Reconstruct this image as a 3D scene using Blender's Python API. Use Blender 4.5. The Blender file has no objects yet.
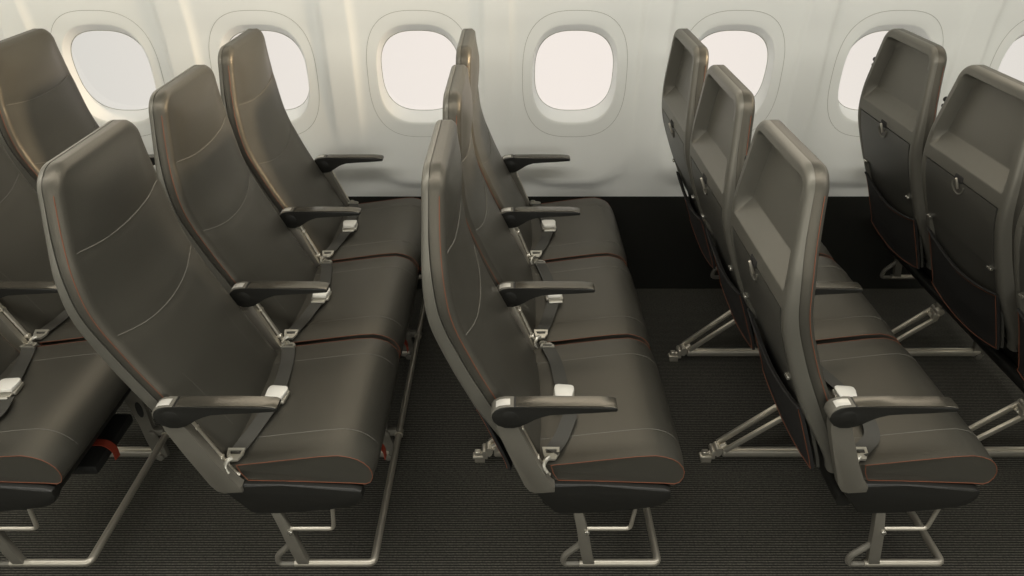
import bpy, bmesh, math, random
from mathutils import Vector, Matrix
random.seed(4)
scn = bpy.context.scene
col = scn.collection
PI = math.pi

# ---------------------------------------------------------------- camera
cam_data = bpy.data.cameras.new('camera')
cam_data.sensor_width = 36.0
cam_data.lens = 36.0 * 700.0 / 1024.0
cam_data.clip_start = 0.05
cam = bpy.data.objects.new('camera', cam_data)
cam.location = (0, 0, 1.74)
cam.rotation_euler = (math.radians(90 - 31.8), 0, 0)
col.objects.link(cam)
scn.camera = cam

# ---------------------------------------------------------------- sky seen through the windows
world = bpy.data.worlds.new('sky')
scn.world = world
world.use_nodes = True
nt = world.node_tree
nt.nodes.clear()
out = nt.nodes.new('ShaderNodeOutputWorld')
bg = nt.nodes.new('ShaderNodeBackground')
tc = nt.nodes.new('ShaderNodeTexCoord')
sun_dir = Vector((0.08, 1.0, -0.22)).normalized()
dotn = nt.nodes.new('ShaderNodeVectorMath'); dotn.operation = 'DOT_PRODUCT'
dotn.inputs[1].default_value = sun_dir
ramp = nt.nodes.new('ShaderNodeValToRGB')
ramp.color_ramp.elements[0].position = 0.80
ramp.color_ramp.elements[0].color = (0.73, 0.71, 0.66, 1)
ramp.color_ramp.elements[1].position = 1.0
ramp.color_ramp.elements[1].color = (0.95, 0.87, 0.81, 1)
nt.links.new(tc.outputs['Generated'], dotn.inputs[0])
nt.links.new(dotn.outputs['Value'], ramp.inputs['Fac'])
nt.links.new(ramp.outputs['Color'], bg.inputs['Color'])
bg.inputs['Strength'].default_value = 1.0
nt.links.new(bg.outputs['Background'], out.inputs['Surface'])

# ---------------------------------------------------------------- cabin lights and added fills
def area(name, loc, target, sx, sy, power, color):
    l = bpy.data.lights.new(name, 'AREA')
    l.shape = 'RECTANGLE'; l.size = sx; l.size_y = sy
    l.energy = power; l.color = color
    o = bpy.data.objects.new(name, l)
    o.location = loc
    d = Vector(target) - Vector(loc)
    o.rotation_euler = d.to_track_quat('-Z', 'Y').to_euler()
    col.objects.link(o)
    return o
area('sidewall_light', (0.2, 2.52, 1.86), (0.2, 1.2, 1.60), 6.6, 0.38, 18, (1.0, 0.88, 0.72))
area('ceiling_light', (0, 0.90, 2.29), (0, 1.35, 0), 6.4, 0.35, 72, (1.0, 0.975, 0.91))
area('aisle_fill', (0, -1.1, 1.20), (0, 2.7, 0.8), 6.0, 0.9, 44, (1.0, 1.0, 0.94))  # added fill from the camera side, stands for no lamp
spot = area('warm_fill_spot', (2.7, 2.0, 2.06), (-1.6, 2.38, 0.92), 0.25, 0.2, 4.0, (1.0, 0.79, 0.54))  # added warm spot to brighten the left seat fronts, not a fitted lamp
spot.data.spread = math.radians(26)

scn.view_settings.view_transform = 'Standard'
scn.view_settings.look = 'None'
scn.view_settings.gamma = 1.0
scn.view_settings.exposure = 0.0
scn.view_settings.use_curve_mapping = False

# ---------------------------------------------------------------- materials
def mat(name, color, rough=0.5, metal=0.0, spec=0.5, bump=None, scale=200.0, bstr=0.1, noise=None, ior=1.5, tint=None):
    m = bpy.data.materials.new(name); m.use_nodes = True
    n = m.node_tree; b = n.nodes['Principled BSDF']
    b.inputs['Base Color'].default_value = (*color, 1)
    b.inputs['Roughness'].default_value = rough
    b.inputs['Metallic'].default_value = metal
    b.inputs['Specular IOR Level'].default_value = spec
    b.inputs['IOR'].default_value = ior
    if tint: b.inputs['Specular Tint'].default_value = (*tint, 1)
    t = n.nodes.new('ShaderNodeTexCoord')
    if bump:
        if bump == 'leather':
            x = n.nodes.new('ShaderNodeTexVoronoi'); x.inputs['Scale'].default_value = scale
            o = x.outputs['Distance']
        else:
            x = n.nodes.new('ShaderNodeTexNoise'); x.inputs['Scale'].default_value = scale
            x.inputs['Detail'].default_value = 3
            o = x.outputs['Fac']
        n.links.new(t.outputs['Object'], x.inputs['Vector'])
        bp = n.nodes.new('ShaderNodeBump'); bp.inputs['Strength'].default_value = bstr
        bp.inputs['Distance'].default_value = 0.001
        n.links.new(o, bp.inputs['Height']); n.links.new(bp.outputs['Normal'], b.inputs['Normal'])
    if noise:
        x = n.nodes.new('ShaderNodeTexNoise'); x.inputs['Scale'].default_value = noise[0]
        n.links.new(t.outputs['Object'], x.inputs['Vector'])
        mx = n.nodes.new('ShaderNodeMix'); mx.data_type = 'RGBA'
        mx.inputs[6].default_value = (*[c*(1-noise[1]) for c in color], 1)
        mx.inputs[7].default_value = (*[c*(1+noise[1]) for c in color], 1)
        n.links.new(x.outputs['Fac'], mx.inputs[0]); n.links.new(mx.outputs[2], b.inputs['Base Color'])
    return m
M = {}
M['leather'] = mat('charcoal_leather', (0.044, 0.0425, 0.036), 0.41, spec=0.5, ior=1.6, tint=(1.0, .88, .70), bump='leather', scale=420, bstr=0.22, noise=(3, .08))
M['shell'] = mat('taupe_shell_plastic', (0.096, 0.092, 0.078), 0.38, ior=1.6, tint=(1, .93, .8), bump='noise', scale=900, bstr=0.15)
M['tray'] = mat('tray_plastic', (0.060, 0.058, 0.050), 0.38, bump='noise', scale=900, bstr=0.12)
M['dark'] = mat('black_plastic', (0.011, 0.0107, 0.009), 0.45, spec=0.4, bump='noise', scale=700, bstr=0.1)
M['pad'] = mat('armrest_pad_rubber', (0.030, 0.028, 0.023), 0.24, ior=2.0, tint=(1, .92, .78), bump='noise', scale=700, bstr=0.08)
M['cap'] = mat('pale_satin_cap', (0.62, 0.60, 0.55), 0.3, metal=0.3)
M['metal'] = mat('satin_aluminium', (0.62, 0.58, 0.50), 0.38, metal=0.85, bump='noise', scale=60, bstr=0.05)
M['frame'] = mat('grey_painted_frame', (0.135, 0.126, 0.105), 0.45, metal=0.2, bump='noise', scale=500, bstr=0.05)
M['bar'] = mat('dull_aluminium_tube', (0.42, 0.39, 0.33), 0.45, metal=0.8, bump='noise', scale=60, bstr=0.05)
M['steel'] = mat('bright_steel', (0.62, 0.60, 0.54), 0.25, metal=0.9)
M['shackle'] = mat('brushed_shackle_steel', (0.50, 0.48, 0.42), 0.38, metal=0.75)
M['belt'] = mat('belt_webbing', (0.048, 0.046, 0.039), 0.65, bump='noise', scale=900, bstr=0.3)
M['buckle'] = mat('pale_buckle_lid', (0.80, 0.78, 0.72), 0.35, metal=0.1)
M['net'] = mat('black_pocket_fabric', (0.010, 0.009, 0.008), 0.75, bump='noise', scale=800, bstr=0.3)
M['orange'] = mat('orange_thread', (0.17, 0.052, 0.022), 0.7)
M['grey'] = mat('grey_thread', (0.115, 0.108, 0.09), 0.6)
M['red'] = mat('red_webbing', (0.24, 0.03, 0.012), 0.6, bump='noise', scale=900, bstr=0.3)
M['pouch'] = mat('black_nylon', (0.006, 0.006, 0.005), 0.7, bump='noise', scale=500, bstr=0.2)
M['wall'] = mat('cream_wall_panel', (0.82, 0.822, 0.785), 0.65, spec=0.25, bump='noise', scale=350, bstr=0.03)
M['seamline'] = mat('panel_joint', (0.33, 0.32, 0.27), 0.6)
M['sill'] = mat('window_bezel', (0.90, 0.90, 0.88), 0.4)
M['dado'] = mat('black_dado_carpet', (0.012, 0.012, 0.010), 0.9, spec=0.15, bump='noise', scale=250, bstr=0.6)
M['ceil'] = mat('ceiling_panel', (0.65, 0.63, 0.56), 0.5)

def carpet():
    m = bpy.data.materials.new('ribbed_carpet'); m.use_nodes = True
    n = m.node_tree; b = n.nodes['Principled BSDF']
    b.inputs['Roughness'].default_value = 0.95; b.inputs['Specular IOR Level'].default_value = 0.15
    t = n.nodes.new('ShaderNodeTexCoord')
    w = n.nodes.new('ShaderNodeTexWave'); w.bands_direction = 'Y'
    w.inputs['Scale'].default_value = 36.0
    w.inputs['Distortion'].default_value = 0.25; w.inputs['Detail'].default_value = 2
    w.inputs['Detail Scale'].default_value = 6
    n.links.new(t.outputs['Object'], w.inputs['Vector'])
    ns = n.nodes.new('ShaderNodeTexNoise'); ns.inputs['Scale'].default_value = 160
    ns.inputs['Detail'].default_value = 4
    n.links.new(t.outputs['Object'], ns.inputs['Vector'])
    mul = n.nodes.new('ShaderNodeMath'); mul.operation = 'MULTIPLY'
    n.links.new(w.outputs['Fac'], mul.inputs[0]); n.links.new(ns.outputs['Fac'], mul.inputs[1])
    r = n.nodes.new('ShaderNodeValToRGB')
    r.color_ramp.elements[0].position = 0.1; r.color_ramp.elements[0].color = (0.017, 0.0165, 0.0145, 1)
    r.color_ramp.elements[1].position = 0.6; r.color_ramp.elements[1].color = (0.125, 0.119, 0.100, 1)
    n.links.new(mul.outputs[0], r.inputs['Fac']); n.links.new(r.outputs['Color'], b.inputs['Base Color'])
    bp = n.nodes.new('ShaderNodeBump'); bp.inputs['Distance'].default_value = 0.003; bp.inputs['Strength'].default_value = 0.7
    n.links.new(mul.outputs[0], bp.inputs['Height']); n.links.new(bp.outputs['Normal'], b.inputs['Normal'])
    return m
M['carpet'] = carpet()

def pane_mat():
    m = bpy.data.materials.new('acrylic_pane'); m.use_nodes = True
    n = m.node_tree; n.nodes.clear()
    o = n.nodes.new('ShaderNodeOutputMaterial'); mx = n.nodes.new('ShaderNodeMixShader')
    tr = n.nodes.new('ShaderNodeBsdfTransparent'); gl = n.nodes.new('ShaderNodeBsdfGlossy')
    gl.inputs['Roughness'].default_value = 0.05
    tr.inputs['Color'].default_value = (0.98, 0.98, 0.97, 1)
    mx.inputs[0].default_value = 0.04
    n.links.new(tr.outputs[0], mx.inputs[1]); n.links.new(gl.outputs[0], mx.inputs[2])
    n.links.new(mx.outputs[0], o.inputs['Surface'])
    return m
M['pane'] = pane_mat()

# ---------------------------------------------------------------- mesh helpers
def link(name, bm, m, parent=None, loc=(0, 0, 0), smooth=True, angle=35):
    me = bpy.data.meshes.new(name)
    bmesh.ops.recalc_face_normals(bm, faces=bm.faces[:])
    if smooth:
        for f in bm.faces: f.smooth = True
        for e in bm.edges:
            if len(e.link_faces) == 2 and e.calc_face_angle(0) > math.radians(angle): e.smooth = False
    bm.to_mesh(me); bm.free()
    me.materials.append(M[m])
    o = bpy.data.objects.new(name, me); col.objects.link(o)
    o.location = loc
    if parent: o.parent = parent
    return o

def lerp(T, x):
    """piecewise linear through a table sorted by x"""
    if x <= T[0][0]:
        (a, b), (c, d) = T[0], T[1]
        return b
    for (a, b), (c, d) in zip(T, T[1:]):
        if x <= c: return b + (d-b)*(x-a)/(c-a)
    return T[-1][1]
def smoothT(T):
    """smooth (Catmull) version of a table, as a function"""
    P = T
    def f(x):
        if x <= P[0][0]: return P[0][1]
        if x >= P[-1][0]: return P[-1][1]
        for i in range(len(P)-1):
            if x <= P[i+1][0]:
                x0, y0 = P[i]; x1, y1 = P[i+1]; h = x1-x0; t = (x-x0)/h
                ml = (P[i+1][1]-P[i-1][1])/(P[i+1][0]-P[i-1][0]) if i > 0 else (y1-y0)/h
                mr = (P[i+2][1]-P[i][1])/(P[i+2][0]-P[i][0]) if i+2 < len(P) else (y1-y0)/h
                return ((2*t**3-3*t*t+1)*y0 + (t**3-2*t*t+t)*h*ml + (-2*t**3+3*t*t)*y1 + (t**3-t*t)*h*mr)
    return f
def sst(a, b, x):
    t = max(0, min(1, (x-a)/(b-a))); return t*t*(3-2*t)

def prism(bm, poly, y0, y1, bevel=0.0, seg=2):
    """outline in (x,z) given thickness from y0 to y1"""
    a = [bm.verts.new((x, y0, z)) for x, z in poly]
    b = [bm.verts.new((x, y1, z)) for x, z in poly]
    fs = [bm.faces.new(a), bm.faces.new(b[::-1])]
    n = len(poly)
    for i in range(n): fs.append(bm.faces.new((a[i], b[i], b[(i+1) % n], a[(i+1) % n])))
    if bevel:
        ed = set(fs[0].edges) | set(fs[1].edges)
        bmesh.ops.bevel(bm, geom=list(ed), offset=bevel, segments=seg, profile=0.5, affect='EDGES', clamp_overlap=True)
    return bm

def box(bm, c, s, bevel=0.0, rot=None):
    r = bmesh.ops.create_cube(bm, size=1.0)
    vs = r['verts']
    for v in vs: v.co = Vector((v.co.x*s[0], v.co.y*s[1], v.co.z*s[2]))
    if bevel:
        es = list({e for v in vs for e in v.link_edges})
        rb = bmesh.ops.bevel(bm, geom=es, offset=bevel, segments=2, profile=0.5, affect='EDGES')
        vs = list({v for f in rb['faces'] for v in f.verts} | {v for v in vs if v.is_valid})
    mt = Matrix.Translation(c)
    if rot is not None: mt = mt @ rot
    for v in vs: v.co = mt @ v.co
    return bm

def spline(pts, n=8):
    P = [Vector(p) for p in pts]
    o = []
    for i in range(len(P)-1):
        p0 = P[i-1] if i else P[i]*2-P[i+1]; p1 = P[i]; p2 = P[i+1]
        p3 = P[i+2] if i+2 < len(P) else P[i+1]*2-P[i]
        for k in range(n):
            t = k/n
            o.append(0.5*((2*p1)+(p2-p0)*t+(2*p0-5*p1+4*p2-p3)*t*t+(3*p1-p0-3*p2+p3)*t**3))
    o.append(P[-1]); return o

def rounded(pts, r, n=5):
    """polyline with its corners rounded by radius-like distance r"""
    P = [Vector(p) for p in pts]; o = [P[0]]
    for i in range(1, len(P)-1):
        a = (P[i-1]-P[i]); b = (P[i+1]-P[i])
        ra = min(r, a.length*.45); rb = min(r, b.length*.45)
        A = P[i]+a.normalized()*ra; B = P[i]+b.normalized()*rb
        for k in range(n+1):
            t = k/n; o.append(A*(1-t)**2+P[i]*2*t*(1-t)+B*t*t)
    o.append(P[-1]); return o

def tube(bm, pts, r, seg=10, closed=False, cap=True, sx=1.0):
    P = [Vector(p) for p in pts]; n = len(P)
    rings = []; ref = None
    for i in range(n):
        if closed: t = P[(i+1) % n]-P[i-1]
        else: t = (P[min(i+1, n-1)]-P[max(i-1, 0)])
        t.normalize()
        if ref is None:
            ref = Vector((0, 0, 1)) if abs(t.z) < .9 else Vector((1, 0, 0))
        x = (ref - t*ref.dot(t)).normalized(); y = t.cross(x); ref = x
        rr = r if not callable(r) else r(i/(n-1))
        rings.append([bm.verts.new(P[i]+x*(rr*sx*math.cos(2*PI*k/seg))+y*(rr*math.sin(2*PI*k/seg))) for k in range(seg)])
    m = n if closed else n-1
    for i in range(m):
        A, B = rings[i], rings[(i+1) % n]
        for k in range(seg): bm.faces.new((A[k], A[(k+1) % seg], B[(k+1) % seg], B[k]))
    if cap and not closed: bm.faces.new(rings[0][::-1]); bm.faces.new(rings[-1])
    return bm

def strap(bm, pts, width, th=0.0022, up=Vector((0, 0, 1)), side=None):
    """flat webbing along a path"""
    P = [Vector(p) for p in pts]; n = len(P); R = []
    for i in range(n):
        t = (P[min(i+1, n-1)]-P[max(i-1, 0)]).normalized()
        s = side[i] if isinstance(side, list) else (side if side is not None else t.cross(up))
        s = (s - t*s.dot(t)).normalized(); nn = s.cross(t).normalized()
        w = s*(width/2); h = nn*(th/2)
        R.append([bm.verts.new(P[i]+a) for a in (-w-h, w-h, w+h, -w+h)])
    for i in range(n-1):
        for k in range(4): bm.faces.new((R[i][k], R[i][(k+1) % 4], R[i+1][(k+1) % 4], R[i+1][k]))
    bm.faces.new(R[0][::-1]); bm.faces.new(R[-1]); return bm

def disc(bm, c, r, h, axis='Y', seg=20, bevel=0.0):
    mt = Matrix.Translation(c)
    if axis == 'Y': mt = mt @ Matrix.Rotation(PI/2, 4, 'X')
    if axis == 'X': mt = mt @ Matrix.Rotation(PI/2, 4, 'Y')
    g = bmesh.ops.create_cone(bm, cap_ends=True, segments=seg, radius1=r, radius2=r, depth=h, matrix=mt)
    if bevel:
        es = [e for v in g['verts'] for e in v.link_edges if len(e.link_faces) == 2 and e.calc_face_angle(0) > 1]
        bmesh.ops.bevel(bm, geom=list(set(es)), offset=bevel, segments=2, profile=.5, affect='EDGES')
    return bm

def structure(o):
    o['kind'] = 'structure'; return o

# ---------------------------------------------------------------- the cabin shell
X0, X1 = -3.145, 4.247      # whole window bays
def wall_base(z):
    y = 2.84
    y += 0.14*max(0, 0.66-z) if z < .66 else 0
    if z > 1.15: y -= 0.10*(z-1.15) + 0.16*(z-1.15)**2
    return y
def wall_pocket(z):
    y = 2.854 + .028*min(0, z-.98)
    if z > 1.15: y -= 0.10*(z-1.15) + 0.16*(z-1.15)**2
    return y
PITCH, WX = 0.6245, 0.2525
GZ, GH, GW = 0.982, 0.167, 0.160
def pane_y(z): return 2.892-0.14*(z-GZ)      # pane centre height, half height, half width
def sup(th, a, b, n):
    c, s = math.cos(th), math.sin(th)
    r = (abs(c/a)**n + abs(s/b)**n)**(-1/n)
    return c*r, s*r
def bay(bm, cx):
    N = 96
    ztop, zbot = 1.90, 0.441
    hw = PITCH/2
    zc = 0.982
    ths = [2*PI*k/N + PI/N for k in range(N)]
    for ca in (math.atan2(ztop-zc, hw), PI-math.atan2(ztop-zc, hw), PI+math.atan2(zc-zbot, hw), 2*PI-math.atan2(zc-zbot, hw)):
        k = min(range(N), key=lambda q: abs(ths[q]-ca)); ths[k] = ca
    def rect(th, zc):
        c, s = math.cos(th), math.sin(th)
        r = 1e9
        if abs(c) > 1e-9: r = min(r, hw/abs(c))
        if s > 1e-9: r = min(r, (ztop-zc)/s)
        if s < -1e-9: r = min(r, (zc-zbot)/-s)
        return c*r, s*r
    # the pocket scoop: a rounded shape, narrower at the bottom
    def pocket_w(x, z):
        hwp = 0.262
        top, bot = 1.80, 0.500
        zc = (top+bot)/2; q = (abs(x)/hwp)**5 + (abs(z-zc)/((top-bot)/2))**(5 if z > zc else 6)
        rr = q**(1/5)
        # distance like measure
        d1 = hwp-abs(x); d2 = z-bot
        r0 = 0.19
        if d1 < r0 and d2 < r0: d = r0-math.hypot(r0-d1, r0-d2)
        else: d = min(d1, d2)
        return (sst(-0.006, 0.034, d)*.6+sst(-.002, .016, d)*.4) if z > .75 else sst(-.020, .030, d)
    def Y(x, z):
        w = pocket_w(x, z); return wall_base(z)*(1-w)+wall_pocket(z)*w
    rings = []
    zc = 0.982
    # reveal rings: pane edge -> bezel outer edge -> flush wall
    # a: pane edge, b: outer edge of the reveal
    for f, e in ((0, 0), (.2, .19), (.5, .48), (.8, .76), (.9, .87), (.97, .97), (1.0, 1.08)):
        rg = []
        for th in ths:
            xa, za = sup(th, GW, GH, 2.7); xb, zb_ = sup(th, GW+.011, .196, 2.8)
            x = xa+(xb-xa)*e; z = (za+GZ)+(zb_+.982-za-GZ)*e
            yy = pane_y(za+GZ)+.012
            rg.append((x, z, ('abs', yy, f)))
        rings.append(rg)
    inner = [(GW+.016, 0.199, 2.9)]
    K = 26
    for k in range(1, K+1):
        f = (k/K)
        rg = []
        for th in ths:
            xi, zi = sup(th, GW+.011, .196, 2.8)
            xo, zo = rect(th, zc)
            rg.append((xi+(xo-xi)*f, zi+(zo-zi)*f+zc, 0))
        rings.append(rg)
    V = []
    for rg in rings:
        vv = []
        for x, z, dep in rg:
            y = Y(x, z)
            if dep: y = dep[1]+(y-dep[1])*dep[2]
            vv.append(bm.verts.new((cx+x, y, z)))
        V.append(vv)
    for i in range(len(V)-1):
        for k in range(N):
            f = bm.faces.new((V[i][k], V[i][(k+1) % N], V[i+1][(k+1) % N], V[i+1][k]))
            if i < 5: f.material_index = 1
    # square off the four corners of the bay
    for sx in (-1, 1):
        for zz in (ztop, zbot):
            pass
bm = bmesh.new()
nb = list(range(-6, 7))
nb = [n for n in range(-5, 7)]
for n in nb: bay(bm, WX + n*PITCH)
xl, xr = WX+nb[0]*PITCH-PITCH/2, WX+nb[-1]*PITCH+PITCH/2
bmesh.ops.remove_doubles(bm, verts=bm.verts[:], dist=0.0005)
ww = structure(link('wall_window', bm, 'wall', angle=50)); ww.data.materials.append(M['sill'])
# oval joint lines around each window and the bezels, panes
for i, n in enumerate(nb):
    cx = WX+n*PITCH
    bm = bmesh.new()
    g = []
    N = 64
    for k in range(N):
        x, z = sup(2*PI*k/N, GW, GH, 2.7)
        g.append(bm.verts.new((cx+x, pane_y(GZ+z)+.0125, GZ+z)))
    bm.faces.new(g)
    w = structure(link('window_%d' % (i+1), bm, 'pane'))
    bm = bmesh.new()
    pts = []
    for k in range(96):
        th = 2*PI*k/96
        x, z = sup(th, .210, .252, 2.8)
        z += .978
        pts.append((cx+x, wall_pocket(z)-.0002, z))
    tube(bm, pts, 0.0008, 5, closed=True)
    link('joint_line', bm, 'seamline', w)
    bm = bmesh.new()
    pts = []
    for k in range(96):
        x, z = sup(2*PI*k/96, GW, GH, 2.7)
        pts.append((cx+x, pane_y(GZ+z)+.0105, GZ+z))
    tube(bm, pts, 0.0013, 6, closed=True)
    link('gasket', bm, 'seamline', w)

def plane(name, pts, m):
    bm = bmesh.new(); bm.faces.new([bm.verts.new(p) for p in pts]); return structure(link(name, bm, m))
YB = -1.4
plane('floor', [(xl, YB, 0), (xr, YB, 0), (xr, 2.90, 0), (xl, 2.90, 0)], 'carpet')
bm = bmesh.new()
vv = [[bm.verts.new((x, y, z)) for y, z in ((2.80, 0), (2.83, .30), (2.876, .443), (2.93, .443), (2.93, 0))] for x in (xl, xr)]
bm.faces.new(vv[0]); bm.faces.new(vv[1][::-1])
for k in range(5): bm.faces.new((vv[0][k], vv[1][k], vv[1][(k+1) % 5], vv[0][(k+1) % 5]))
structure(link('baseboard_window', bm, 'dado'))
plane('ceiling', [(xl, YB, 2.32), (xl, 2.72, 2.32), (xr, 2.72, 2.32), (xr, YB, 2.32)], 'ceil')
plane('wall_upper', [(xl, wall_base(1.9), 1.9), (xr, wall_base(1.9), 1.9), (xr, 2.55, 2.32), (xl, 2.55, 2.32)], 'wall')
plane('wall_aisle', [(xl, YB, 0), (xl, YB, 2.32), (xr, YB, 2.32), (xr, YB, 0)], 'wall')
plane('wall_rear', [(xl, YB, 0), (xl, 2.9, 0), (xl, 2.9, 2.32), (xl, YB, 2.32)], 'wall')
plane('wall_front', [(xr, YB, 0), (xr, YB, 2.32), (xr, 2.9, 2.32), (xr, 2.9, 0)], 'wall')

# ---------------------------------------------------------------- one triple seat unit
# local frame: x forward (to the right), y towards the windows, origin on the floor at the unit's middle
us = smoothT([(.44, .082), (.5, .050), (.60, .000), (.68, -.039), (.753, -.0735), (.817, -.100), (.870, -.120), (.924, -.1335), (1.018, -.143), (1.10, -.145), (1.2155, -.1416), (1.24, -.140)])
ur = smoothT([(.40, .000), (.45, -.012), (.5, -.030), (.6, -.068), (.68, -.103), (.753, -.134), (.817, -.158), (.87, -.175), (.924, -.184), (1.0, -.187), (1.1, -.183), (1.22, -.178), (1.24, -.177)])
wz = smoothT([(.40, .212), (.60, .216), (.817, .222), (.924, .225), (1.0, .219), (1.05, .209), (1.10, .198), (1.16, .184), (1.225, .172)])
ZT = 1.217
RC = 0.048
def edge_d(v, z, ztop=ZT):
    w = wz(z); a = abs(v)-(w-RC); b = z-(ztop-RC)
    if a > 0 and b > 0: return RC-math.hypot(a, b)
    return min(w-abs(v), ztop-z)
def half(z, ztop=ZT):
    w = wz(z); b = z-(ztop-RC)
    if b > 0: return w-RC+math.sqrt(max(0, RC*RC-b*b))
    return w
def ladder(zlist): return sorted(set(round(z, 5) for z in zlist))

def build_back_cushion():
    bm = bmesh.new()
    zs = ladder([.455+i*(1.17-.455)/48 for i in range(49)] + [1.169+.048*math.sin(i/14*PI/2) for i in range(15)])
    fr = [0, .004, .012, .025, .05, .08, .12, .17, .24, .33, .42, .5]
    fr = fr + [1-f for f in fr[:-1]][::-1]
    grid = []; band = 0.019
    for z in zs:
        h = half(z); row = []
        for f in fr:
            v = -h+2*h*f
            d = edge_d(v, z); d = max(d, 0)
            d = min(d, 1.0)
            bul = 0.012*(1-(1-min(d/.014, 1))**2)
            crown = 0.010*(1-min(abs(v)/wz(z), 1)**2.2)*sst(0, .10, d)
            head = 0.010*sst(1.0, 1.12, z)*(1-min(abs(v)/wz(z), 1)**2)*sst(0, .08, d)
            x = us(z)+bul+crown+head
            # shallow seam valleys
            s1 = 1.024+.24*v*v*2; s2 = .812+.8*v*v
            for s in (s1, s2):
                x -= 0.0035*math.exp(-((z-s)/.010)**2)*sst(.0, .03, d)
            row.append(bm.verts.new((x, v, z)))
        grid.append(row)
    for i in range(len(grid)-1):
        for k in range(len(fr)-1): bm.faces.new((grid[i][k], grid[i][k+1], grid[i+1][k+1], grid[i+1][k]))
    rim = [grid[i][0] for i in range(len(zs))] + grid[-1][1:-1] + [grid[i][-1] for i in range(len(zs))][::-1]
    bk = []
    for q in rim:
        b1 = bm.verts.new((q.co.x-band, q.co.y, q.co.z))
        d = Vector((0, -q.co.y, 1.0-q.co.z)); d.x = 0
        b2 = bm.verts.new((q.co.x-band-.004, q.co.y*.985, q.co.z-(.003 if q.co.z > 1.2 else 0)))
        bk.append((b1, b2))
    for i in range(len(rim)-1):
        bm.faces.new((rim[i], rim[i+1], bk[i+1][0], bk[i][0]))
        bm.faces.new((bk[i][0], bk[i+1][0], bk[i+1][1], bk[i][1]))
    return bm
def fsurf(v, z, off=0.0):
    d = max(edge_d(v, z), 0)
    bul = 0.012*(1-(1-min(d/.014, 1))**2)
    crown = 0.010*(1-min(abs(v)/wz(z), 1)**2.2)*sst(0, .10, d)
    head = 0.010*sst(1.0, 1.12, z)*(1-min(abs(v)/wz(z), 1)**2)*sst(0, .08, d)
    return us(z)+bul+crown+head+off

RZ = [(.42, .030), (.695, .030), (.705, .014), (.908, .014), (.912, .000), (.953, .000), (.960, .006), (1.000, .040), (1.175, .044), (1.190, .038), (1.196, .0), (1.3, 0)]
def build_shell():
    bm = bmesh.new()
    zs = ladder([.43+i*(1.17-.43)/60 for i in range(61)] + [r[0] for r in RZ if .43 < r[0] < 1.2] + [.958, .9545, .998, 1.003, 1.187, 1.193]
                + [1.169+.048*math.sin(i/16*PI/2) for i in range(17)])
    ds = [0, .0012, .003, .006, .010, .014, .026, .029, .033, .036, .05]
    grid = []
    rr = 0.013
    for z in zs:
        h = half(z); row = []
        vs = [-h+d for d in ds] + [(-1+2*k/8)*(h-.05) for k in range(1, 8)]
        vs = vs + [h-d for d in ds[::-1]]
        for v in vs:
            d = max(edge_d(v, z), 0)
            fil = rr-math.sqrt(max(0, rr*rr-(rr-min(d, rr))**2))
            rec = lerp(RZ, z)*sst(.027, .036, wz(z)-abs(v))
            if z > 1.15: rec = min(rec, .044*sst(.027, .040, d))
            row.append(bm.verts.new((ur(z)+fil+rec+.034*(1-sst(.43, .66, z)), v, z)))
        grid.append(row)
    for i in range(len(grid)-1):
        for k in range(len(grid[0])-1): bm.faces.new((grid[i][k], grid[i+1][k], grid[i+1][k+1], grid[i][k+1]))
    rim = [grid[i][0] for i in range(len(zs))] + grid[-1][1:-1] + [grid[i][-1] for i in range(len(zs))][::-1]
    bk = []
    for q in rim:
        x = max(us(q.co.z)-.0235, q.co.x+.002)
        bk.append((bm.verts.new((x, q.co.y, q.co.z)), bm.verts.new((x, q.co.y*.95, q.co.z-(.01 if q.co.z > 1.2 else 0)))))
    for i in range(len(rim)-1):
        bm.faces.new((rim[i], bk[i][0], bk[i+1][0], rim[i+1]))
        bm.faces.new((bk[i][0], bk[i][1], bk[i+1][1], bk[i+1][0]))
    # inner face so that the shell is closed behind the cushion
    L = [b[1] for b in bk]; n = len(zs)
    return bm

def patch(bm, v0, v1, z0, z1, offr, offf, nv=10, nz=10, bulge=None, fv=None):
    """curved slab lying on the rear of the backrest"""
    A = []; B = []
    for j in range(nz+1):
        ra = []; rb = []
        for i in range(nv+1):
            s = i/nv; t = j/nz
            z = z0+(z1-z0)*t; v = v0+(v1-v0)*s
            if fv: v, z = fv(s, t)
            bx = bulge(s, t) if bulge else 0
            ra.append(bm.verts.new((ur(z)+offr-bx, v, z))); rb.append(bm.verts.new((ur(z)+offf-bx, v, z)))
        A.append(ra); B.append(rb)
    for j in range(nz):
        for i in range(nv):
            bm.faces.new((A[j][i], A[j][i+1], A[j+1][i+1], A[j+1][i]))
            bm.faces.new((B[j][i], B[j+1][i], B[j+1][i+1], B[j][i+1]))
    for j in range(nz):
        bm.faces.new((A[j][0], A[j+1][0], B[j+1][0], B[j][0])); bm.faces.new((A[j][-1], B[j][-1], B[j+1][-1], A[j+1][-1]))
    for i in range(nv):
        bm.faces.new((A[0][i], B[0][i], B[0][i+1], A[0][i+1])); bm.faces.new((A[-1][i], A[-1][i+1], B[-1][i+1], B[-1][i]))
    return bm

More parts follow.
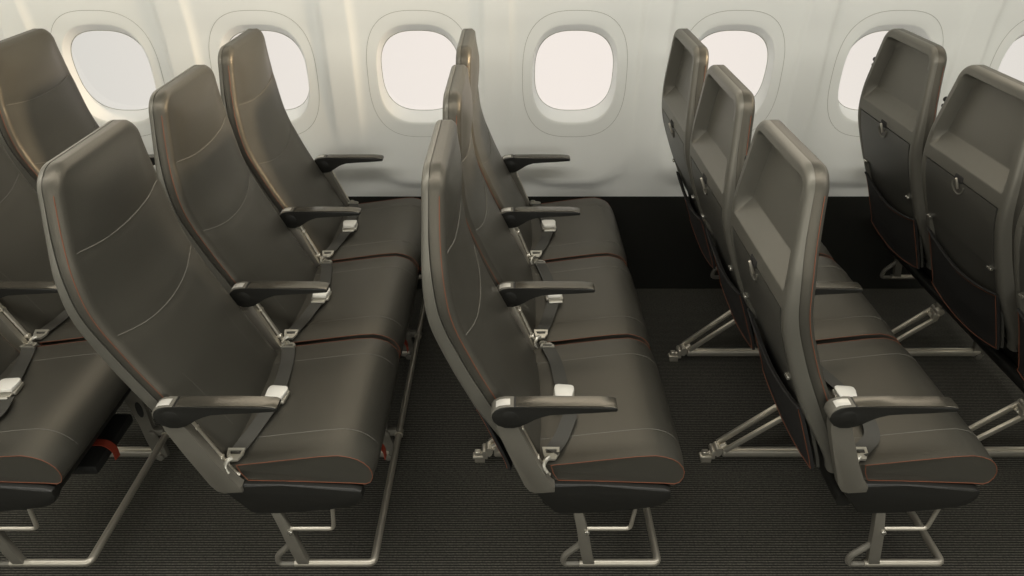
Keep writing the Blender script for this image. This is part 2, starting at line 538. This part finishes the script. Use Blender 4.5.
ctop = smoothT([(-.06, .462), (.0, .470), (.094, .481), (.2, .496), (.30, .510), (.345, .513), (.378, .506), (.402, .489), (.418, .46)])
def cush_w(x):
    w = .239
    if x < .11: w -= .075*min(1, ((.11-x)/.16))**2
    return w
def crown(v, w): return .007*(1-(1-min(max(w-abs(v), 0)/.085, 1))**2)
def ctopz(x, v):
    return ctop(x)+crown(v, cush_w(x))
prof = [(.035, .440), (.05, .433), (.111, .430), (.24, .426), (.374, .420), (.400, .417), (.412, .424), (.4185, .440), (.419, .458), (.413, .474), (.402, .489), (.388, .500), (.368, .508), (.345, .513), (.30, .510), (.25, .503), (.2, .496), (.15, .4885), (.094, .481), (.06, .475), (.040, .465), (.034, .452)]
CZ = .0045
def build_cushion():
    bm = bmesh.new()
    f = [-1, -.995, -.975, -.94, -.9, -.85, -.79, -.7, -.5, -.25, 0]
    f = f + [-a for a in f[:-1]][::-1]
    n = len(prof); rings = []
    for s in f:
        rg = []
        for i, (x, z) in enumerate(prof):
            a = prof[i-1]; b = prof[(i+1) % n]
            w = cush_w(x); v = s*w
            nx, nz = (b[1]-a[1]), -(b[0]-a[0]); L = math.hypot(nx, nz); nx /= L; nz /= L
            e = crown(v, w)
            up = max(0, nz); fw = max(0, nx)
            k = max(up, fw)
            if z < .43: k *= .2
            # shallow second seam valley
            sv = .0018*math.exp(-((abs(v)-(w-.085))/.004)**2)*k
            rg.append(bm.verts.new((x+nx*(e*k-sv), v, z+nz*(e*k-sv))))
        rings.append(rg)
    for i in range(len(rings)-1):
        for k in range(n): bm.faces.new((rings[i][k], rings[i+1][k], rings[i+1][(k+1) % n], rings[i][(k+1) % n]))
    bm.faces.new(rings[0]); bm.faces.new(rings[-1][::-1])
    return bm

ARM0 = [(.226, .7065), (.2345, .7035), (.2365, .698), (.233, .6935), (.18, .6895), (.12, .6855), (.085, .682), (.065, .676), (.050, .667), (.036, .654), (.020, .643), (.002, .638), (-.016, .6385), (-.032, .646), (-.042, .658), (-.046, .673), (-.045, .686), (-.039, .697), (-.028, .7045), (-.014, .7075), (.0, .708)]
ARM = [(x, z-.006*sst(.65, .70, z)) for x, z in ARM0]
AW = .0178
def make_unit():
    root = bpy.data.objects.new('triple_seat', None); col.objects.link(root)
    Ys = (-.5, 0, .5)
    parts = []
    # --- shared meshes for the three places
    def dupl(o, ys):
        """the first stays, the rest are copies with their sub-parts"""
        base = o.location.copy()
        for i, y in enumerate(ys):
            if i == 0:
                o.location = (base.x, base.y+y, base.z); continue
            c = o.copy(); col.objects.link(c); c.parent = o.parent; c.location = (base.x, base.y+y, base.z)
            for ch in list(o.children):
                d = ch.copy(); col.objects.link(d); d.parent = c
    # backrest cushion
    b = link('backrest', build_back_cushion(), 'leather', root, angle=60)
    for sg in (-1, 1):
        bm = bmesh.new()
        tube(bm, [(us(z)+.0002, sg*(half(z)+.0003), z) for z in [.47+i*.0205 for i in range(35)]], 0.0009, 5)
        link('orange_stitching', bm, 'orange', b)
    def on(pts): return [(fsurf(v, z, -.0010), v, z) for v, z in pts]
    for a0, c in ((1.024, .50), (.812, .8)):
        bm = bmesh.new()
        P = []
        for k in range(31):
            v = -.215+.43*k/30
            z = a0+c*v*v
            if edge_d(v, z) > .004: P.append((v, z))
        tube(bm, [(x-.0012, v, z) for x, v, z in on(P)], 0.0014, 5)
        link('seam', bm, 'grey', b)
    for sg in (-1, 1):
        bm = bmesh.new()
        sp = spline([(0, sg*.170, .805), (0, sg*.155, .765), (0, sg*.135, .66), (0, sg*.132, .52)], 6)
        tube(bm, on([(p.y, p.z) for p in sp]), 0.0009, 5)
        link('seam', bm, 'grey', b)
    dupl(b, Ys)
    # shell
    s = link('back_shell', build_shell(), 'shell', root, angle=50)
    dupl(s, Ys)
    # tray table
    bm = bmesh.new()
    patch(bm, -.189, .189, .712, .908, .0005, .012, 12, 14)
    es = [e for e in bm.edges if e.calc_face_angle(0) > 1]
    bmesh.ops.bevel(bm, geom=es, offset=.003, segments=2, profile=.5, affect='EDGES')
    t = link('tray_table', bm, 'tray', root)
    # latch dish + latch
    bm = bmesh.new()
    zc = .898
    pts = [(0.030*math.cos(a), -.030*math.sin(a)) for a in [k/16*PI for k in range(17)]]
    dish = []
    for v, dz in pts: dish.append((ur(zc+dz)-.0006, v, zc+dz))
    tube(bm, dish, .0032, 6)
    link('latch_recess_lip', bm, 'shell', t)
    bm = bmesh.new()
    box(bm, (ur(.916)-.0008, .0, .916), (.006, .040, .020), .0025)
    tl = link('latch_slot', bm, 'net', t)
    bm = bmesh.new()
    box(bm, (ur(.903)-.007, -.004, .902), (.007, .0075, .038), .002, Matrix.Rotation(-.42, 4, 'Y'))
    tl = link('latch', bm, 'metal', t)
    for sgn in (-1, 1):
        bm = bmesh.new()
        box(bm, (ur(.708)-.003, sgn*.174, .708), (.012, .020, .010), .003)
        link('hinge_clip', bm, 'steel', t)
    dupl(t, Ys)
    # coat hook on the window-side edge
    bm = bmesh.new()
    disc(bm, (-.170, wz(1.085)+.006, 1.092), .008, .014, 'Y', 16, .002)
    disc(bm, (-.172, wz(1.085)+.006, 1.072), .006, .012, 'Y', 16, .002)
    box(bm, (-.170, wz(1.085)+.003, 1.082), (.010, .006, .034), .002)
    c = link('coat_hook', bm, 'pouch', root)
    dupl(c, Ys)
    # pocket
    bm = bmesh.new()
    def fv(s, t):
        v = -.197+.394*s
        zt = .600+.030*((abs(v)/.197)**2)
        zt -= .0 if v < 0 else -.02*(v/.197)
        zb = .392+.034*(abs(v)/.197)**2
        return v, zb+(zt-zb)*t
    bl = lambda s, t: .008+.012*(1-(2*s-1)**2)*sst(0, .5, t)
    patch(bm, 0, 0, 0, 0, .004, .012, 16, 14, bl, fv)
    p = link('seat_pocket', bm, 'net', root)
    bm = bmesh.new()
    def pk(s, t):
        v, z = fv(s, t); return (ur(z)+.004-bl(s, t)-.0012, v, z)
    path = [pk(k/20, .97) for k in range(21)] + [pk(.99, 1-k/12) for k in range(1, 12)] + [pk(1-k/20, .03) for k in range(21)] + [pk(.01, k/12) for k in range(1, 12)]
    tube(bm, path, .0010, 5, closed=True)
    link('orange_stitching', bm, 'orange', p)
    bm = bmesh.new()
    tube(bm, [pk(k/20, 1.0) for k in range(21)], .0035, 8)
    link('pocket_hem', bm, 'net', p)
    dupl(p, Ys)
    # dark board behind the pocket, between the side frames
    bm = bmesh.new()
    patch(bm, -.192, .192, .43, .705, .012, .020, 6, 10)
    q = link('back_board', bm, 'tray', root)
    dupl(q, Ys)
    # seat cushion
    c = link('seat_cushion', build_cushion(), 'leather', root, (0, 0, CZ), angle=62)
    for sg in (-1, 1):
        bm = bmesh.new()
        path = [(.094, sg*.2392, .481)] + [(x, sg*.2392, z) for x, z in prof[::-1] if x > .095 and z > .45] + [(.419, sg*.2392, .44), (.412, sg*.2392, .424), (.400, sg*.2392, .417), (.374, sg*.2392, .420), (.24, sg*.2392, .426), (.113, sg*.2392, .430), (.100, sg*.2392, .455), (.094, sg*.2392, .481)]
        # drop any doubling
        cl = [path[0]]
        for a in path[1:]:
            if (Vector(a)-Vector(cl[-1])).length > .002: cl.append(a)
        tube(bm, cl, .0010, 5)
        link('orange_stitching', bm, 'orange', c)
    for sg in (-1, 1):
        bm = bmesh.new()
        v = sg*(.239-.085)
        P = [(x, v, ctopz(x, v)-.0006) for x in [.05+.0125*k for k in range(26)]]
        P += [(x, v, z-.0006) for x, z in ((.382, .511), (.398, .5005), (.410, .488), (.4195, .474), (.4245, .458))]
        tube(bm, P, .0010, 5)
        link('seam', bm, 'grey', c)
    dupl(c, Ys)
    # seat pan and its end caps
    pan = [(.047, .424), (.097, .4285), (.374, .415), (.388, .408), (.389, .392), (.378, .372), (.360, .360), (.30, .350), (.20, .340), (.125, .333), (.108, .338)]
    bm = bmesh.new(); prism(bm, pan, -.722, .722, .0)
    link('seat_pan', bm, 'dark', root)
    for sg in (-1, 1):
        bm = bmesh.new()
        cap = [(.042, .426), (.097, .436), (.20, .434), (.374, .420), (.390, .412), (.393, .392), (.381, .370), (.362, .358), (.30, .349), (.20, .338), (.122, .331), (.106, .336)]
        prism(bm, [(x, z-.002) for x, z in cap], sg*.722, sg*.755, .006)
        link('pan_end_cap', bm, 'dark', root)
    # cross tubes under the pan
    bm = bmesh.new()
    tube(bm, [(.10, -.70, .318), (.10, .70, .318)], .022, 14); link('cross_tube', bm, 'dark', root)
    bm = bmesh.new()
    tube(bm, [(.30, -.70, .325), (.30, .70, .325)], .020, 14); link('cross_tube', bm, 'dark', root)
    # armrests on their side frames
    for i, y in enumerate((-.75, -.25, .25, .75)):
        bm = bmesh.new(); prism(bm, ARM, -AW, AW, .0016)
        a = link('armrest', bm, 'dark', root, (0, y, -.0065))
        bm = bmesh.new()
        prism(bm, [(x, z-.0065) for x, z in [(.006, .7065), (.012, .7105), (.10, .7115), (.20, .7105), (.228, .7085), (.2355, .7050), (.2355, .7015), (.20, .7045), (.10, .7045), (.006, .7045)]], -AW+.0005, AW-.0005, .0025)
        link('arm_pad', bm, 'pad', a)
        bm = bmesh.new()
        arc = [(-.0470, .670), (-.0462, .683), (-.040, .6935), (-.028, .701), (-.012, .7035), (.004, .7035)]
        prism(bm, arc+[(x+.001, z-.004) for x, z in arc[::-1]], -AW+.0003, AW-.0003, .001)
        link('arm_end_trim', bm, 'frame', a)
        bm = bmesh.new()
        arc = [(-.036, .6970), (-.028, .7018), (-.016, .7043), (-.004, .7046)]
        prism(bm, arc+[(x, z-.003) for x, z in arc[::-1]], -.012, .009, .001)
        link('recline_button', bm, 'cap', a)
        bm = bmesh.new(); disc(bm, (-.006, 0, .670), .020, 2*AW+.0008, 'Y', 28, .002)
        link('pivot_cover', bm, 'dark', a)
        # the plate below
        bm = bmesh.new()
        outer = (i in (0, 3))
        if outer:
            poly = [(-.040, .655), (.006, .655), (.022, .610), (.060, .515), (.088, .450), (.104, .436), (.104, .418), (.060, .414), (.043, .420), (.030, .440), (-.005, .540), (-.032, .620)]
            prism(bm, poly, y-.014 if i == 0 else y-.012, y+.012 if i == 0 else y+.014, .003)
            pl = link('side_frame', bm, 'frame', root)
        else:
            poly = [(-.030, .655), (.002, .655), (.016, .610), (.052, .515), (.078, .452), (.086, .425), (.060, .414), (.043, .420), (.030, .440), (-.002, .540), (-.026, .620)]
            prism(bm, poly, y-.009, y+.009, .003)
            pl = link('side_frame', bm, 'metal', root)
        bm = bmesh.new()
        e = [(.008, y+.018, .652), (.024, y+.018, .612), (.062, y+.018, .517), (.088, y+.018, .455), (.098, y+.018, .445)]
        tube(bm, rounded(e, .01, 3), .0065, 8)
        e = [(a-.007, b, c_) for a, b, c_ in e]; bm.free(); bm = bmesh.new(); tube(bm, rounded(e, .01, 3), .0065, 8)
        for z, x in ((.600, .0205), (.505, .0595), (.640, .005)):
            disc(bm, (x, y+.018, z), .0085, .012, 'X', 12, .001)
        link('frame_edge_strip', bm, 'metal', pl)
    # legs
    def bar(bm, a, b_, w, h=None):
        a = Vector(a); b_ = Vector(b_); d = b_-a
        rot = d.to_track_quat('X', 'Z').to_matrix().to_4x4()
        box(bm, (a+b_)/2, (d.length, w, h or w), min(w, h or w)*.22, rot)
    for y in (-.25, .30):
        DZ = .014
        bm = bmesh.new()
        # rear foot on the seat track
        box(bm, (-.118, y, .0245), (.050, .026, .011), .003)
        box(bm, (-.126, y, .033), (.022, .020, .010), .003)
        box(bm, (-.120, y, .0105), (.034, .018, .021), .002)
        tube(bm, [(-.088, y-.018, .046), (-.088, y+.018, .046)], .013, 12)
        tube(bm, rounded([(-.118, y, .026), (-.098, y, .032), (-.08, y, .048), (-.06, y, .062)], .02), .010, 8)
        disc(bm, (-.104, y, .040), .008, .04, 'Y', 12, .001)
        for v in bm.verts: v.co.x += .012; v.co.z += DZ*sst(.028, .045, v.co.z)
        lg = link('leg', bm, 'metal', root)
        bm = bmesh.new()
        bar(bm, (-.085, y+.017, .055), (.105, y+.017, .232), .011, .020)
        bar(bm, (-.070, y-.017, .050), (.105, y-.017, .205), .011, .018)
        bar(bm, (.085, y, .215), (.112, y, .215), .05, .03)
        tube(bm, rounded([(.09, y, .205), (.108, y, .235), (.108, y, .33)], .02), .012, 10)
        disc(bm, (.108, y, .232), .016, .046, 'Y', 16, .002)
        for v in bm.verts: v.co.x += .012; v.co.z += DZ
        link('diagonal_brace', bm, 'metal', lg)
        bm = bmesh.new()
        bar(bm, (-.060, y, .042), (.352, y, .042), .026, .026)
        bar(bm, (-.060, y, .058), (.352, y, .058), .009, .007)
        link('foot_rail', bm, 'metal', lg)
        bm = bmesh.new()
        poly = [(.275, .345), (.345, .345), (.352, .26), (.350, .16), (.366, .09), (.372, .03), (.352, .018), (.325, .024), (.322, .07), (.318, .10), (.314, .17), (.302, .25)]
        prism(bm, poly, y-.009, y+.009, .003)
        fl = link('front_leg', bm, 'frame', lg)
        bm = bmesh.new()
        hole = [(.333+.011*math.cos(a), .235+.032*math.sin(a)) for a in [k/16*2*PI for k in range(16)]]
        prism(bm, hole, y-.0102, y+.0102, 0)
        link('leg_slot', bm, 'pouch', fl)
        bm = bmesh.new()
        bar(bm, (.350, y, .135), (.385, y, .135), .022, .026)
        disc(bm, (.350, y, .135), .012, .036, 'Y', 14, .002)
        disc(bm, (.347, y, .030), .013, .036, 'Y', 14, .002)
        link('bar_bracket', bm, 'frame', lg)
    # luggage bar
    bm = bmesh.new()
    zb = .128
    tube(bm, rounded([(.180, -.745, zb), (.390, -.745, zb), (.390, .745, zb), (.180, .745, zb)], .016, 4), .0105, 12)
    lb = link('luggage_bar', bm, 'bar', root)
    for y in (-.25, .30):
        bm = bmesh.new()
        tube(bm, [(.390, y-.012, zb), (.390, y+.012, zb)], .0145, 12)
        link('clamp', bm, 'bar', lb)
    for y in (-.745, .745):
        bm = bmesh.new()
        pol = [(.150, .350), (.176, .350), (.198, .250), (.215, .150), (.225, .119), (.192, .119), (.186, .150), (.176, .200), (.166, .270)]
        prism(bm, pol, y-.009, y+.009, .003)
        br = link('end_bracket', bm, 'frame', root)
        bm = bmesh.new()
        tube(bm, rounded([(.182, y, .212), (.176, y, .200), (.138, y, .158), (.136, y, .126), (.200, y, .1265)], .016, 5), .0085, 10)
        link('corner_loop', bm, 'frame', br)
        bm = bmesh.new()
        yy = y-.004 if y < 0 else y
        tube(bm, rounded([(.185, yy, .270), (.303, yy, .270), (.310, yy, .350)], .012, 4), .0055, 8)
        link('stay_rod', bm, 'bar', br)
        bm = bmesh.new()
        disc(bm, (.192, y-.011, .262), .007, .008, 'Y', 10, .001)
        link('bolt', bm, 'steel', br)
    # life vest pouch with its red pull strap under each cushion
    for k, y in enumerate(Ys):
        yy = y+.02
        bm = bmesh.new()
        box(bm, (.342, yy, .308), (.088, .215, .030), .006)
        pc = link('life_vest_pouch', bm, 'pouch', root)
        bm = bmesh.new()
        P = spline([(.345, yy-.03, .338), (.378, yy-.03, .335), (.398, yy-.032, .315), (.402, yy-.036, .285)], 6)
        strap(bm, P, .024, .002, side=Vector((0, 1, 0)))
        link('red_pull_strap', bm, 'red', pc)
    return root

def copy_tree(o, parent=None):
    c = o.copy(); col.objects.link(c); c.parent = parent
    for ch in list(o.children): copy_tree(ch, c)
    return c

# ---------------------------------------------------------------- lap belts
def top(x, v):      # v measured from the seat's own centre
    w = cush_w(x)
    if abs(v) > w: return ctop(x)-.004+CZ
    return ctopz(x, v)+CZ
def fitting(root_part, x, v, y0, sgn):
    """forked shackle that holds the end of the belt; sgn +1 = strap leaves towards +y"""
    z = .500
    y = y0+v
    bm = bmesh.new()
    # body: a tapering plate with a window for the webbing
    o = [(-.021, .020), (.021, .020), (.020, .004), (.010, -.012), (-.014, -.012), (-.019, .004)]
    q = [(-.014, .014), (.014, .014), (.013, .004), (.004, .0035), (-.006, .0035), (-.012, .004)]
    ring = []
    for zz in (.003, -.003):
        ring.append(([bm.verts.new((x+a, y+sgn*b, z+zz+.25*b)) for a, b in o], [bm.verts.new((x+a, y+sgn*b, z+zz+.25*b)) for a, b in q]))
    n = 6
    for k in range(n):
        k2 = (k+1) % n
        for A, B in ring: bm.faces.new((A[k], A[k2], B[k2], B[k]))
        bm.faces.new((ring[0][0][k], ring[0][0][k2], ring[1][0][k2], ring[1][0][k]))
        bm.faces.new((ring[0][1][k], ring[0][1][k2], ring[1][1][k2], ring[1][1][k]))
    tube(bm, rounded([(x-.004, y-sgn*.006, z+.001), (x-.014, y-sgn*.014, z-.001), (x-.020, y-sgn*.024, z-.014), (x-.010, y-sgn*.030, z-.028)], .01, 4), lambda t: .0065-.002*t, 8)
    link('shackle', bm, 'shackle', root_part)
def belt(root, y0, pn, buck, pf, tilt=0.0, first=True):
    """pn / pf: (x, v) points from the near and the far fitting up to the buckle"""
    bx, bv = buck
    def lift(p, h): return (p[0], y0+p[1], top(p[0], p[1])+h)
    bm = bmesh.new()
    N = [lift(p, h) for p, h in zip(pn, [.014]+[.009+.006*(k % 2) for k in range(len(pn)-2)]+[.013])]
    strap(bm, spline(N, 6), .037)
    b = link('lap_belt', bm, 'belt', root, angle=70)
    bm = bmesh.new()
    F = [lift(p, h) for p, h in zip(pf, [.013]+[.007]*(len(pf)-2)+[.014])]
    strap(bm, spline(F, 6), .037)
    b2 = link('lap_belt', bm, 'belt', root, angle=70)
    z = top(bx, bv)+.020
    rot = Matrix.Rotation(tilt, 4, 'Z')
    bm = bmesh.new()
    pl = [(-.022, -.024), (-.027, .010), (-.025, .022), (-.018, .026), (.018, .026), (.025, .022), (.027, .010), (.022, -.024)]
    a = [bm.verts.new(rot @ Vector((x, y, .010))) for x, y in pl]
    c = [bm.verts.new(rot @ Vector((x, y, -.001))) for x, y in pl]
    bm.faces.new(a); bm.faces.new(c[::-1]); n = len(pl)
    for i in range(n): bm.faces.new((a[i], c[i], c[(i+1) % n], a[(i+1) % n]))
    bmesh.ops.bevel(bm, geom=bm.edges[:], offset=.0025, segments=2, profile=.5, affect='EDGES')
    for v in bm.verts: v.co += Vector((bx, y0+bv, z))
    bk = link('buckle', bm, 'buckle', b)
    bm = bmesh.new()
    box(bm, Vector((bx, y0+bv, z-.008)), (.057, .048, .012), .004, rot)
    d = rot @ Vector((0, -.034, 0))
    box(bm, Vector((bx, y0+bv, z-.006))+d, (.042, .022, .005), .002, rot)
    tube(bm, [Vector((bx, y0+bv, z-.002))+rot @ Vector((-.021, -.046, 0)), Vector((bx, y0+bv, z-.002))+rot @ Vector((.021, -.046, 0))], .004, 8)
    link('buckle_base', bm, 'shackle', b)
    fitting(b, pn[0][0], pn[0][1]-.008, y0, 1)
    fitting(b2, pf[-1][0], pf[-1][1]+.008, y0, -1)

unit0 = make_unit()
ROWX = [-1.52, -.76, 0, .76, 1.52]
units = [unit0] + [copy_tree(unit0) for _ in range(4)]
labels = ["leftmost triple unit of charcoal leather seats, cut off by the photo's left edge",
          'second triple unit from the left, charcoal seat fronts showing curved seams across the backrests',
          'middle one of five charcoal leather triple seat units, its backrests seen edge-on',
          'second triple unit from the right, fully visible grey tray backs facing left',
          "rightmost triple unit, broad tray backs with open recesses, cut off by the photo's right edge"]
B_near = ([(.095, -.215), (.110, -.155), (.132, -.068), (.140, -.015)], (.138, .012), [(.136, .035), (.118, .14), (.098, .222)])
for n, (u, x) in enumerate(zip(units, ROWX)):
    u.location = (x, 1.95, 0)
    u['label'] = labels[n]; u['category'] = 'seats'
    u['group'] = 'triple seat units in a row along the window wall'
    for k, y0 in enumerate((-.5, 0, .5)):
        r = random.Random(n*7+k*3)
        j = lambda s: r.uniform(-s, s)
        if n == 2 and k == 0:
            bt = ([(.095, -.212), (.120, -.17), (.147, -.10), (.147, -.085)], (.138, -.012), [(.136, .015), (.125, .14), (.104, .222)])
        elif n == 3 and k == 0:
            bt = ([(.085, -.212), (.135, -.165), (.147, -.11), (.142, -.09)], (.128, -.016), [(.130, .018), (.100, .14), (.090, .222)])
        elif n == 0 and k == 0:
            bt = ([(.095, -.212), (.135, -.165), (.20, -.11), (.185, -.03)], (.165, .010), [(.155, .045), (.11, .17), (.090, .222)])
        else:
            a = j(.008)
            bt = ([(.088, -.215), (.108+a, -.15), (.130+a, -.07), (.138+a, -.055)], (.136+a, -.016), [(.134+a, .012), (.116, .14), (.098, .222)])
        belt(u, y0, *bt, tilt=j(.15))
